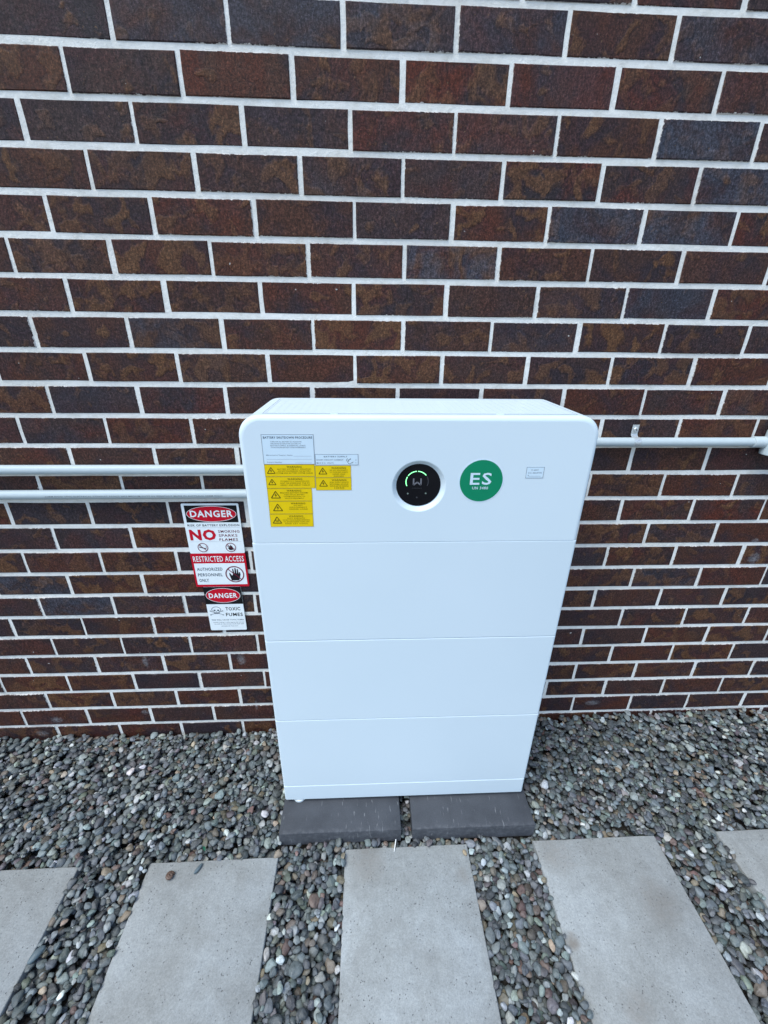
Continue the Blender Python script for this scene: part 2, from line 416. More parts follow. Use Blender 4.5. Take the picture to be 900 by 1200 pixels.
for k in range(-14, 26):
    zc = 2.03-.086*(k+.5)
    if zc > ZT-.04: continue
    for n in range(-16, 20):
        u = n+(.5 if k % 2 == 0 else 0)
        xc = (u+.5)*.24+OFF.get(k, rb.uniform(-.008, .008)*0)+rb.uniform(-.0018, .0018)
        if xc-.115 < X0 or xc+.115 > X1: continue
        y = rb.uniform(-.0016, .0012); zj = rb.uniform(-.0009, .0009)
        q = [px((xc+a*.12, y, zc+b*.04)) for a in (-1, -.5, 0, .5, 1) for b in (-1, 0, 1)]
        vis = any(t and -2 < t[0] < 902 and -2 < t[1] < 1202 for t in q) and zc+.04 > -.02
        if vis and all(t and 345 < t[0] < 600 and 500 < t[1] < 930 for t in q): vis = False
        if vis:
            o = link('brick', rb.choice(full), None, wall); shown += 1
            o.location = (xc-W0.x, y, zc+zj)
            q0 = px((xc, 0, zc)); bl_ = rb.uniform(.35, .72) if near(SLATE, q0) else max(0, rb.gauss(.02, .10)); ru_ = rb.uniform(.6, .95) if near(RUST, q0) else rb.uniform(.1, .65)
            o.scale = (1+rb.uniform(-.008, .004), 1, 1+rb.uniform(-.018, .010))
            o.color = (rb.random(), bl_, ru_*(1-bl_), 1)
            o.rotation_euler = (rb.uniform(-.006, .006), (math.pi if rb.random() < .5 else 0)+rb.uniform(-.004, .004), rb.uniform(-.006, .006))
        else:
            me = rb.choice(full)
            rest.add([(v.co.x+xc-W0.x, v.co.y+y, v.co.z+zc+zj) for v in me.vertices], [tuple(p.vertices) for p in me.polygons])
o = rest.build('brick_field', M['brick'], wall); tag(o, kind='stuff'); o.color = (.5, .05, .3, .5)
print('bricks in view', shown)

# ------------------------------------------------------------------ concrete slabs and dark pavers
def slab(name, corners, z0, z1, mat, bev, label, cat, group, seed):
    """corners: (x,y) of far-left, far-right, near-right, near-left"""
    r = random.Random(seed); cx = sum(c[0] for c in corners)/4; cy = sum(c[1] for c in corners)/4
    def ring(ins, z):
        out = []
        for i in range(4):
            (ax, ay), (bx_, by) = corners[i], corners[(i+1) % 4]
            for t in range(10):
                u = t/10
                x, y = ax+(bx_-ax)*u, ay+(by-ay)*u
                k = jit[i*10+t]
                dx, dy = cx-x, cy-y
                hx = abs(corners[1][0]-corners[0][0])/2; hy = abs(corners[0][1]-corners[3][1])/2
                out.append((x+dx/hx*(ins+k)-cx, y+dy/hy*(ins+k)-cy, z-z0))
        return out
    jit = [r.uniform(0, .00005 if z1 > .02 else .0009) for _ in range(40)]
    b = MB().rings([ring(0, z0), ring(0, z1-bev), ring(bev*.35, z1-bev*.35), ring(bev, z1)])
    o = link(name, mesh(name, b.v, b.f, 40), mat); o.location = (cx, cy, z0)
    return tag(o, label, cat, group)
SL = [(-.750, -.362, -.4570, 0, 'grey concrete slab cut off by the left edge, leftmost of the row'),
      (-.156, .229, -.4535, .002, 'grey concrete slab with a brown shell lying near its far edge'),
      (.431, .816, -.4375, -.001, 'grey concrete slab straight in front of the white cabinet, middle of the row'),
      (1.028, 1.427, -.4340, -.004, 'grey concrete slab with a small brown stain on its left edge'),
      (1.634, 2.022, -.4280, -.002, 'grey concrete slab cut off by the right edge, rightmost of the row')]
for i, (a, b, yb, sk, lab) in enumerate(SL):
    slab('concrete_slab', [(a, yb), (b, yb+.002), (b+sk, -1.24), (a+sk, -1.24)], -.05, 0., M['slab'], .003, lab, 'paving slab', 'concrete slabs laid in the gravel', i)
DP = [(.226, .608, 'charcoal paver under the left half of the white cabinet'), (.644, 1.037, 'charcoal paver under the right half of the white cabinet')]
for i, (a, b, lab) in enumerate(DP):
    slab('charcoal_paver', [(a+.002, -.03), (b, -.03), (b, -.4145), (a, -.4145)], -.012, .045, M['dpave'], .0016, lab, 'paver', 'charcoal pavers under the cabinet', 20+i)

# ------------------------------------------------------------------ gravel: pebbles settled one by one on a height map, drawn as instances
def gravel():
    res = .003; gx0, gx1, gy0, gy1 = -1.8, 3.1, -1.55, .004
    NX, NY = int((gx1-gx0)/res), int((gy1-gy0)/res)
    gx = gx0+(np.arange(NX)+.5)*res; gy = gy0+(np.arange(NY)+.5)*res
    XX, YY = np.meshgrid(gx, gy, indexing='ij')
    def sm(t): t = np.clip(t, 0, 1); return t*t*(3-2*t)
    und = .005*np.sin(XX*7.1+1)*np.cos(YY*9.3+.4)+.003*np.sin(XX*17+YY*13)
    T = -.003+und*.8+.046*sm((XX-.6)/1.0)*sm((YY+.42)/.42)+.014*sm((YY+.46)/.15)*(1-sm((XX-.6)/.6))*(1-sm((YY+.20)/.2))
    H = np.full((NX, NY), -.052)
    block = np.zeros((NX, NY), bool)
    rects = [(a, b, -1.24, yb, 0.) for a, b, yb, _, _ in SL]+[(a, b, -.4145, -.03, .045) for a, b, _ in DP]
    for a, b, y0, y1, top in rects: block |= (XX > a) & (XX < b) & (YY > y0) & (YY < y1)
    edge = np.zeros((NX, NY), bool)
    for a, b, y0, y1, top in rects:
        mgn = .0030
        edge |= (XX > a-mgn) & (XX < b+mgn) & (YY > y0-mgn) & (YY < y1+mgn)
        H[(XX > a) & (XX < b) & (YY > y0) & (YY < y1)] = top
    free = np.argwhere(~edge & (YY < -.008))
    D = np.full((NX, NY), 1.)
    for a, b, y0, y1, top in rects:
        if top == 0.: T = T+.006*np.clip(1-np.maximum(np.maximum(np.maximum(a-XX, XX-b), 0), np.maximum(np.maximum(y0-YY, YY-y1), 0))/.03, 0, 1)
        ddx = np.maximum(np.maximum(a-XX, XX-b), 0); ddy = np.maximum(np.maximum(y0-YY, YY-y1), 0); D = np.minimum(D, np.hypot(ddx, ddy))
    r = np.random.default_rng(5)
    N = 78000
    P = []; Sc = []; Ro = []; Co = []
    pal = np.array([(.052, .056, .058), (.066, .074, .076), (.085, .098, .102), (.115, .130, .132), (.155, .170, .168), (.21, .225, .22), (.30, .31, .30),
                    (.090, .098, .082), (.105, .090, .070), (.15, .118, .085), (.105, .070, .060), (.24, .19, .14), (.34, .335, .32), (.075, .066, .07), (.30, .295, .27)])
    wts = np.array([.13, .18, .17, .14, .10, .06, .03, .06, .055, .018, .024, .010, .008, .04, .012]); wts /= wts.sum()
    dn = T-H
    for i in range(N):
        a = .0098*math.exp(r.normal(0, .29)); a = min(max(a, .0058), .0185)
        b = a*r.uniform(.62, .9); c = b*r.uniform(.55, .85)
        cand = free[r.integers(0, len(free), 16 if i < N-6000 else 500)]
        d = T[cand[:, 0], cand[:, 1]]-H[cand[:, 0], cand[:, 1]]
        j = int(np.argmax(d))
        if d[j] < .002: continue
        ci, cj = cand[j]
        k = min(1., (float(D[ci, cj])*1.2+.0022)/b); a, b, c = a*max(k, .5), b*max(k, .5), c*max(k, .6)
        th = r.uniform(0, math.pi); n = int(a/res)+1
        i0, i1, j0, j1 = max(ci-n, 0), min(ci+n+1, NX), max(cj-n, 0), min(cj+n+1, NY)
        dx = XX[i0:i1, j0:j1]-gx[ci]; dy = YY[i0:i1, j0:j1]-gy[cj]
        q = ((dx*math.cos(th)+dy*math.sin(th))/a)**2+((-dx*math.sin(th)+dy*math.cos(th))/b)**2
        ins = (q < 1) & ~block[i0:i1, j0:j1]
        if not ins.any(): continue
        s = np.sqrt(np.clip(1-q, 0, 1))*c
        hh = H[i0:i1, j0:j1]
        zc = float(np.max(np.where(ins, hh+s*.8, -1)))-.15*c
        if zc+c > T[ci, cj]+(.012 if i < N-6000 else .017): continue
        hh[ins] = np.maximum(hh[ins], (zc+s)[ins])
        P.append((gx[ci], gy[cj], zc)); Sc.append((a, b, c))
        Ro.append((r.normal(0, .22), r.normal(0, .22), th))
        col = np.array((1.16, 1.19, 1.20))*pal[r.choice(len(pal), p=wts)]*math.exp(r.normal(0, .27))*(1+r.normal(0, .04, 3))
        Co.append((*np.clip(col, .01, .8), 1.))
    n = len(P); print('pebbles', n)
    me = bpy.data.meshes.new('gravel'); me.vertices.add(n)
    me.vertices.foreach_set('co', np.array(P, np.float32).ravel())
    def attr(name, typ, key, arr):
        at = me.attributes.new(name, typ, 'POINT'); at.data.foreach_set(key, np.array(arr, np.float32).ravel())
    attr('pebble_scale', 'FLOAT_VECTOR', 'vector', Sc); attr('pebble_turn', 'FLOAT_VECTOR', 'vector', Ro); attr('pebble_colour', 'FLOAT_COLOR', 'color', Co)
    at = me.attributes.new('pebble_kind', 'INT', 'POINT'); at.data.foreach_set('value', r.integers(0, 12, n).astype(np.int32))
    ob = link('gravel', me, M['pebble'])
    tag(ob, 'grey rounded river pebbles covering the ground between the slabs and the wall', 'gravel', kind='stuff')
    ng = bpy.data.node_groups.new('pebble_bed', 'GeometryNodeTree')
    ng.interface.new_socket('Geometry', in_out='INPUT', socket_type='NodeSocketGeometry')
    ng.interface.new_socket('Geometry', in_out='OUTPUT', socket_type='NodeSocketGeometry')
    N_ = ng.nodes.new; L_ = ng.links.new
    gi = N_('NodeGroupInput'); go = N_('NodeGroupOutput')
    join = N_('GeometryNodeGeometryToInstance')
    for v in range(12):
        ico = N_('GeometryNodeMeshIcoSphere'); ico.inputs['Radius'].default_value = 1.; ico.inputs['Subdivisions'].default_value = 3
        po = N_('GeometryNodeInputPosition'); ad = N_('ShaderNodeVectorMath'); ad.operation = 'ADD'; ad.inputs[1].default_value = (v*7.3, v*3.1, v*1.7)
        no = N_('ShaderNodeTexNoise'); no.inputs['Scale'].default_value = .75; no.inputs['Detail'].default_value = 1.2
        su = N_('ShaderNodeVectorMath'); su.operation = 'SUBTRACT'; su.inputs[1].default_value = (.5, .5, .5)
        sc = N_('ShaderNodeVectorMath'); sc.operation = 'SCALE'; sc.inputs['Scale'].default_value = 1.25
        sp = N_('GeometryNodeSetPosition'); sh = N_('GeometryNodeSetShadeSmooth'); mt = N_('GeometryNodeSetMaterial'); mt.inputs['Material'].default_value = M['pebble']
        L_(po.outputs[0], ad.inputs[0]); L_(ad.outputs[0], no.inputs['Vector']); L_(no.outputs['Color'], su.inputs[0]); L_(su.outputs[0], sc.inputs[0])
        L_(ico.outputs['Mesh'], sp.inputs['Geometry']); L_(sc.outputs[0], sp.inputs['Offset'])
        L_(sp.outputs[0], sh.inputs[0]); L_(sh.outputs[0], mt.inputs[0]); L_(mt.outputs[0], join.inputs[0])
    def na(name, typ):
        x = N_('GeometryNodeInputNamedAttribute'); x.data_type = typ; x.inputs['Name'].default_value = name; return x.outputs['Attribute']
    ip = N_('GeometryNodeInstanceOnPoints'); ip.inputs['Pick Instance'].default_value = True
    er = N_('FunctionNodeEulerToRotation')
    L_(gi.outputs[0], ip.inputs['Points']); L_(join.outputs[0], ip.inputs['Instance'])
    L_(na('pebble_kind', 'INT'), ip.inputs['Instance Index']); L_(na('pebble_turn', 'FLOAT_VECTOR'), er.inputs[0]); L_(er.outputs[0], ip.inputs['Rotation'])
    L_(na('pebble_scale', 'FLOAT_VECTOR'), ip.inputs['Scale']); L_(ip.outputs[0], go.inputs[0])
    md = ob.modifiers.new('pebbles', 'NODES'); md.node_group = ng
gravel()

# ------------------------------------------------------------------ battery cabinet
CX0, CX1, YF, YB, ZTOP = .2305, 1.0255, -.319, -.078, 1.318
cab = empty('battery_cabinet', (.628, -.20, .045), 'white home battery cabinet of stacked modules with a round black display', 'battery')
CL = Vector(cab.location)
def loc(mb, parent_world=CL):
    mb.v = [(a-parent_world.x, b-parent_world.y, c-parent_world.z) for a, b, c in mb.v]; return mb
def plan(ins, z, x0=CX0, x1=CX1, yf=YF, yb=YB, rad=.007):
    out = []; r_ = rad-ins*.5
    for cx, cy, a0 in ((x0+rad, yf+rad, 180), (x1-rad, yf+rad, 270), (x1-rad*.5, yb-rad*.5, 0), (x0+rad*.5, yb-rad*.5, 90)):
        rr = (rad if a0 in (180, 270) else rad*.5)-ins
        for i in range(6):
            a = R(a0+90*i/5); out.append((cx+rr*math.cos(a), cy+rr*math.sin(a), z))
    return out
def module(name, z0, z1, ch=.0014, **kw):
    b = MB().rings([plan(ch, z0, **kw), plan(0, z0+ch, **kw), plan(0, z1-ch, **kw), plan(ch, z1, **kw)])
    return loc(b).build(name, M['paint'], cab, 35)
ZS = [.1265, .4210, .7180, 1.0145]
for z0, z1 in zip(ZS[:-1], ZS[1:]): module('battery_module', z0+.0006, z1-.0006)
module('plinth', .0575, .1257, ch=.0022)
# dark fill hidden in the joints between modules
# head module: rounded shoulders, eased front edge, dished hole for the display
DX, DZ, DR = .6262, 1.1566, .0625
ED = .011
def head_outline(ins, y, Rr=.047, n=9):
    z0 = ZS[-1]+.0006; x0, x1, z1 = CX0+ins, CX1-ins, ZTOP-ins; r_ = Rr-ins*.6
    p = [(x0, y, z0), (x1, y, z0)]
    for i in range(n+1):
        a = R(90*i/n); p.append((x1-r_+r_*math.cos(a), y, z1-r_+r_*math.sin(a)))
    for i in range(n+1):
        a = R(90+90*i/n); p.append((x0+r_+r_*math.cos(a), y, z1-r_+r_*math.sin(a)))
    return p
b = MB(); rings = []
for i in range(7):
    a = R(90*i/6); rings.append(head_outline(ED*(1-math.sin(a)), YF+ED*(1-math.cos(a))))
rings.append(head_outline(0, -.3040)); rings.append(head_outline(.0060, -.3038))
b.rings(rings, (False, True))
ol = [(q[0], q[2]) for q in rings[0]]; nh = 64
hole = [(DX+DR*math.cos(2*math.pi*i/nh), DZ+DR*math.sin(2*math.pi*i/nh)) for i in range(nh)]
tr = tessellate_polygon([[Vector((x, z, 0)) for x, z in ol], [Vector((x, z, 0)) for x, z in hole]])
b.add([(x, YF, z) for x, z in ol+hole], tr)
loc(b).build('front_cover', M['paint'], cab, 35)
b = MB(); b.rings([head_outline(.0060, -.3012), head_outline(.0, -.3010), head_outline(0, YB+.004), head_outline(.004, YB)])
loc(b).build('head_casing', M['paint'], cab, 35)
# top vent grille: thin frame and a lattice of bars over a shallow tray
GX0, GX1, GY0, GY1 = .284, .974, -.296, -.088
b = MB(); zb = ZTOP+.0006
b.box(GX0, GX1, GY0, GY0+.004, ZTOP+.0003, zb); b.box(GX0, GX1, GY1-.004, GY1, ZTOP+.0003, zb)
b.box(GX0, GX0+.004, GY0+.004, GY1-.004, ZTOP+.0003, zb); b.box(GX1-.004, GX1, GY0+.004, GY1-.004, ZTOP+.0003, zb)
ncol, nrow = 40, 10
for i in range(ncol):
    for j in range(nrow):
        x = GX0+.006+(GX1-GX0-.012)*(i+.5)/ncol; y = GY0+.006+(GY1-GY0-.012)*(j+.5)/nrow
        hw = (GX1-GX0)/ncol/2-.0007; hd = (GY1-GY0)/nrow/2-.0008
        b.box(x-hw, x+hw, y-hd, y+hd, ZTOP+.0001, zb-.0003)
loc(b).build('vent_grille', M['paint'], cab)
b = MB(); zs_ = ZTOP+.0004
b.box(GX0-.0016, GX1+.0016, GY0-.0016, GY0-.0001, ZTOP-.001, zs_); b.box(GX0-.0016, GX0-.0001, GY0-.0001, GY1, ZTOP-.001, zs_); b.box(GX1+.0001, GX1+.0016, GY0-.0001, GY1, ZTOP-.001, zs_)
loc(b).build('grille_seam_shade', M['seam_shade'], cab)  # grey strips paint the shade of the open seam round the grille
for x in (.437, .80):
    b = MB().box(x-.008, x+.008, -.3045, -.2955, ZTOP-.0005, ZTOP+.0016); loc(b).build('grille_clip', M['paint'], cab)
# feet
for x in (.2765, .98):
    for y in (-.3005 if x < .5 else -.288, -.11):
        b = MB(); n = 20
        rr = [(.019, .0452), (.021, .047), (.021, .0535), (.012, .0545), (.012, .0590)]
        b.rings([[(x+r_*math.cos(2*math.pi*i/n), y+r_*math.sin(2*math.pi*i/n), z) for i in range(n)] for r_, z in rr])
        loc(b).build('foot', M['rubber'], cab, 40)
# display: dished surround, black glass, ring of segments, logo and indicators
def circ(r_, y, cx=DX, cz=DZ, n=nh): return [(cx+r_*math.cos(2*math.pi*i/n), y, cz+r_*math.sin(2*math.pi*i/n)) for i in range(n)]
b = MB(); b.rings([circ(DR, YF), circ(DR-.0012, YF+.0004), circ(DR-.003, YF+.0018), circ(.0545, YF+.0085), circ(.0528, YF+.0100), circ(.0518, YF+.0104)], (False, False))
surround = loc(b).build('display_surround', M['paint'], cab, 60)
b = MB(); yg = YF+.0092
b.rings([circ(.0516, YF+.0125), circ(.0516, yg+.0012), circ(.0508, yg), circ(.030, yg-.0005), circ(.010, yg-.0007)], (False, True))
disp = loc(b).build('display', M['glass'], cab, 50)
yi = yg-.0011
def sub(mb, name, mat, parent, sm_=None):
    o = loc(mb).build(name, mat, parent, sm_); return o
ccx, ccz = .6225, 1.1660
for a0, a1, mt in ((152, 204, 'led'), (94, 145, 'led'), (38, 87, 'led'), (-24, 31, 'led_dim')):
    sub(MB().ring2(ccx, ccz, .0266, .0260, .0017, yi, R(a0), R(a1), 14), 'light_segment', M[mt], disp)
b = MB(); wx, wz = .6228, 1.1655
b.stroke([(wx-.0085, wz+.0085), (wx-.0085, wz-.0075), (wx, wz-.0005), (wx+.0085, wz-.0075), (wx+.0085, wz+.0085)], .0034, yi)
sub(b, 'logo', M['grey_ink'], disp)
for dx, dz, mt in ((-.0215, -.0265, 'dot'), (.0205, -.0262, 'dot'), (0, -.0365, 'led_dim')):
    sub(MB().disc(DX-.003+dx, DZ+.007+dz, .0021, .0021, yi, 14), 'indicator', M[mt], disp)
sub(MB().text('ooooooo', wx-.011, wx+.011, wz-.0165, wz-.0140, yi), 'small_print', M['led_dim'], disp)

# stickers on the front
Y1, Y2, Y3 = YF-.0004, YF-.0007, YF-.0010
def sticker(name, x0, x1, z0, z1, mat, edge, lab=None, w=.0009):
    o = sub(MB().box(x0, x1, Y1, YF-.00005, z0, z1), name, M[mat], cab)
    sub(MB().frame(x0, x1, z0, z1, w, Y2), 'border', M[edge], o)
    if lab: o['label'] = lab
    return o
st = sticker('instruction_sticker', .2798, .3920, 1.2108, 1.2782, 'sheet', 'outline', 'white battery shutdown procedure sticker with blank lines')
b = MB(); b.text('BATTERY SHUTDOWN PROCEDURE', .2840, .3890, 1.2685, 1.2735, Y2, .014)
for i, (t, a, c) in enumerate((('TURN OFF ALL BATTERY DC ISOLATORS', .2985, .3655), ('AND MAINS AC ISOLATOR LOCATED ON', .2985, .3635), ('BATTERY SUPPLY & ESSENTIAL LOADS', .2985, .3735), ('TO SHUTDOWN BATTERY SYSTEM IN EMERGENCY', .2985, .3745))):
    z = 1.2618-.0042*i; b.text(t, a, c, z-.0013, z+.0013, Y2)
b.text('Maintenance Supplier Name:', .2872, .3445, 1.2302, 1.2330, Y2, .004); b.text('Contact Number:', .2872, .3210, 1.2146, 1.2172, Y2, .004)
sub(b, 'lettering', M['text'], st)
b = MB(); b.rect(.3465, .3855, 1.2293, 1.2297, Y2); b.rect(.2872, .3855, 1.2222, 1.2226, Y2); b.rect(.350, .3855, 1.2141, 1.2144, Y2)
sub(b, 'ruled_line', M['outline'], st)
st = sticker('rating_sticker', .3929, .4880, 1.2090, 1.2343, 'sheet', 'outline', 'white battery supply sticker with handwritten figures')
b = MB(); b.text('BATTERY SUPPLY', .4125, .4640, 1.2268, 1.2300, Y2, .004); b.text('SHORT CIRCUIT CURRENT', .3958, .4550, 1.2195, 1.2224, Y2, .004); b.text('MAX D.C. VOLTS', .3958, .4330, 1.2125, 1.2153, Y2, .004)
b.text('A', .4815, .4840, 1.2195, 1.2222, Y2); b.text('V', .4815, .4840, 1.2125, 1.2150, Y2)
sub(b, 'lettering', M['text'], st)
b = MB(); s_ = [(.4650, 1.2240), (.4622, 1.2215), (.4624, 1.2185), (.4660, 1.2175), (.4680, 1.2195), (.4655, 1.2205), (.4690, 1.2225), (.4712, 1.2240), (.4700, 1.2210)]
b.stroke(s_, .0008, Y2); b.stroke([(.4640, 1.2160), (.4665, 1.2125), (.4700, 1.2115), (.4725, 1.2140), (.4745, 1.2150)], .0008, Y2); b.stroke([(.4735, 1.2130), (.4770, 1.2165)], .0006, Y2)
sub(b, 'handwriting', M['ink'], st)
def warn(x0, x1, z0, z1, tri, hx, lines, lab, hot=False):
    o = sticker('warning_sticker', x0, x1, z0, z1, 'yellow', 'yline', lab, .0006)
    b = MB(); tx, tz, ts = tri
    P = [(tx+ts*1.08*math.cos(R(a)), tz+ts*math.sin(R(a))-ts*.1) for a in (90, 210, 330)]
    b.stroke(P+[P[0]], ts*.17, Y2)
    if hot:
        for d in (-.28, 0, .28):
            b.stroke([(tx+d*ts, tz-ts*.35), (tx+d*ts+ts*.08, tz-ts*.15), (tx+d*ts-ts*.06, tz+ts*.05), (tx+d*ts, tz+ts*.25)], ts*.12, Y2)
    else:
        b.poly([(tx+ts*.02, tz+ts*.5), (tx-ts*.26, tz-ts*.02), (tx-ts*.02, tz-ts*.02), (tx-ts*.10, tz-ts*.44), (tx+ts*.26, tz+ts*.12), (tx+ts*.05, tz+ts*.12)], Y2)
    sub(b, 'hazard_symbol', M['yink'], o)
    b = MB(); hz0 = z1-.0078 if z1-z0 > .025 else z1-.0070
    b.text('WARNING', hx-.0165, hx+.0165, hz0, hz0+.0043, Y2, .010)
    for i, (t, w) in enumerate(lines):
        z = hz0-.0030-.0046*i; b.text(t, hx-w/2, hx+w/2, z-.0014, z+.0014, Y2, .004)
    sub(b, 'lettering', M['yink'], o)
warn(.2800, .3908, 1.1826, 1.2106, (.2940, 1.1955, .0092), .3455, (('BATTERY SYSTEM D.C. ISOLATORS', .074), ('DO NOT DE-ENERGISE THE BATTERY', .072), ('SYSTEM AND BATTERY SYSTEM CABLES', .081)), 'yellow warning sticker at the top left of the block')
warn(.2806, .3902, 1.1546, 1.1822, (.2940, 1.1685, .0088), .3450, (('PV ARRAY D.C. ISOLATORS DO', .064), ('NOT DE-ENERGISE THE PV', .066), ('ARRAY AND ARRAY CABLES', .066)), 'yellow warning sticker second from the top in the left column')
warn(.2808, .3815, 1.1234, 1.1543, (.2990, 1.1375, .0110), .3410, (('MULTIPLE BATTERY SYSTEMS', .063), ('TURN OFF ALL BATTERY', .046), ('SYSTEM ISOLATORS TO', .048), ('ISOLATE EQUIPMENT', .043)), 'yellow warning sticker just below the wide pair')
warn(.2808, .3810, 1.0912, 1.1230, (.3010, 1.1060, .0112), .3480, (('DO NOT', .020), ('DISCONNECT', .040), ('UNDER LOAD', .042)), 'yellow warning sticker with little text, second from the bottom')
warn(.2804, .3806, 1.0580, 1.0908, (.2968, 1.0740, .0108), .3410, (('HOT SURFACE', .040), ('DO NOT TOUCH DURING OPERATION', .062), ('TO AVOID BURNS TURN OFF', .060), ('AND LET COOL', .054)), 'yellow hot surface sticker at the bottom of the column', True)
warn(.3912, .4712, 1.1798, 1.2078, (.4085, 1.1940, .0096), .4440, (('DO NOT DISCONNECT', .040), ('D.C. PLUGS AND SOCKETS', .040), ('UNDER LOAD', .028), ('DANGER', .022)), 'upper yellow warning sticker of the right pair')
warn(.3912, .4716, 1.1494, 1.1794, (.4085, 1.1650, .0096), .4440, (('DUAL SUPPLY ISOLATE', .042), ('BOTH NORMAL AND SOLAR', .042), ('SUPPLIES BEFORE WORKING', .042), ('HERE', .022)), 'lower yellow warning sticker of the right pair')
st = sticker('isolator_sticker', .8706, .9118, 1.1770, 1.2038, 'sheet', 'outline', 'small white sticker with two printed lines')
b = MB(); b.text('PV ARRAY', .882, .899, 1.1950, 1.1978, Y2, .004); b.text('D.C. ISOLATOR', .876, .907, 1.1880, 1.1912, Y2, .004); b.rect(.876, .906, 1.1815, 1.1819, Y2); b.rect(.8755, .877, 1.1830, 1.1848, Y2)
sub(b, 'lettering', M['text'], st)
EX, EZ = .7690, 1.1702
es = sub(MB().rings([circ(.0520, YF-.00005, EX, EZ), circ(.0520, Y1, EX, EZ)]), 'round_sticker', M['sheet'], cab); es['label'] = 'round green energy storage sticker with white letters'
sub(MB().disc(EX, EZ, .0496, .0502, Y2, 64), 'green_disc', M['green'], es)
sub(MB().text('ES', .7430, .7925, 1.1612, 1.1902, Y3, .014), 'lettering', M['sheet'], es)
sub(MB().text('UN 3480', 0.7495, .7865, 1.1500, 1.1568, Y3, .012), 'small_lettering', M['sheet'], es)

# ------------------------------------------------------------------ signs on the wall
YW = -.0030
def sign_root(name, x, z, lab):
    return empty(name, (x, -.004, z), lab, 'sign')
def lsub(mb, name, mat, root):
    L = Vector(root.location); P = root.parent
    if P: L = L+Vector(P.location)
    return loc(mb, L).build(name, M[mat], root)
def bplate(x0, x1, z0, z1, y0, y1, r_=.004):
    def rg(y, ins=0):
        out = []
        for cx, cz, a0 in ((x1-r_, z1-r_, 0), (x0+r_, z1-r_, 90), (x0+r_, z0+r_, 180), (x1-r_, z0+r_, 270)):
            for i in range(4):
                a = R(a0+30*i); out.append((cx+(r_-ins)*math.cos(a), y, cz+(r_-ins)*math.sin(a)))
        return out
    return MB().rings([rg(y1), rg(y0+.0003), rg(y0, .0003)])
def oval(root, cx, cz, rx, rz, y, tx, tz0, tz1):
    lsub(MB().disc(cx, cz, rx, rz, y, 56), 'red_oval', 'red', root)
    lsub(MB().ring2(cx, cz, rx, rz, .0013, y-.0003, n=56), 'oval_outline', 'signwhite', root)
    lsub(MB().text('DANGER', cx-tx, cx+tx, tz0, tz1, y-.0004, .028), 'danger_lettering', 'signwhite', root)
def prohibit(root, cx, cz, r_, y, w):
    b = MB().ring2(cx, cz, r_, r_, w, y, n=40); d = (r_-w*.6)*math.sqrt(.5)
    b.stroke([(cx-d, cz+d), (cx+d, cz-d)], w*.9, y-.0003); lsub(b, 'prohibition_ring', 'maroon', root)
# 1: battery explosion
s1 = sign_root('danger_sign', .022, .815, 'white danger sign reading no smoking sparks flames, topmost of three on the bricks')
lsub(bplate(-.0660, .1093, .8145, .9893, -.0052, YW), 'plate', 'signwhite', s1)
ya = -.0056
lsub(MB().rect(-.0572, .1028, .9255, .9832, ya), 'black_panel', 'black', s1)
oval(s1, .0230, .9545, .0765, .0268, ya-.0004, .0655, .9437, .9668)
lsub(MB().text('RISK OF BATTERY EXPLOSION', -.0570, .1035, .9116, .9190, ya, .010), 'warning_line', 'ink', s1)
b = MB(); b.rect(-.060, .1035, .9070, .9074, ya); b.rect(-.060, .1035, .8572, .8576, ya); lsub(b, 'divider', 'outline', s1)
lsub(MB().text('NO', -.0560, .0262, .8620, .9010, ya, .045), 'no_lettering', 'red', s1)
b = MB()
for t, x1_, z in (('SMOKING', .1015, .8935), ('SPARKS', .0930, .8790), ('FLAMES', .0930, .8645)): b.text(t, .0345, x1_, z-.0046, z+.0046, ya, .010)
lsub(b, 'prohibited_list', 'maroon', s1)
cz = .8362
b = MB().stroke([(-.0330, cz+.002), (-.0125, cz-.004)], .0030, ya); b.stroke([(-.031, cz+.006), (-.027, cz+.009), (-.030, cz+.012)], .001, ya); b.stroke([(-.012, cz-.003), (-.010, cz+.004), (-.013, cz+.006)], .001, ya); lsub(b, 'cigarette_symbol', 'ink', s1)
prohibit(s1, -.0217, cz, .0165, ya-.0003, .0022)
b = MB().poly([(.066, cz+.010), (.0715, cz+.003), (.0745, cz-.004), (.071, cz-.010), (.062, cz-.010), (.058, cz-.004), (.0605, cz+.001), (.0640, cz-.002)], ya); b.stroke([(.056, cz+.004), (.0785, cz-.006)], .0020, ya); lsub(b, 'flame_symbol', 'ink', s1)
prohibit(s1, .0668, cz, .0165, ya-.0003, .0022)
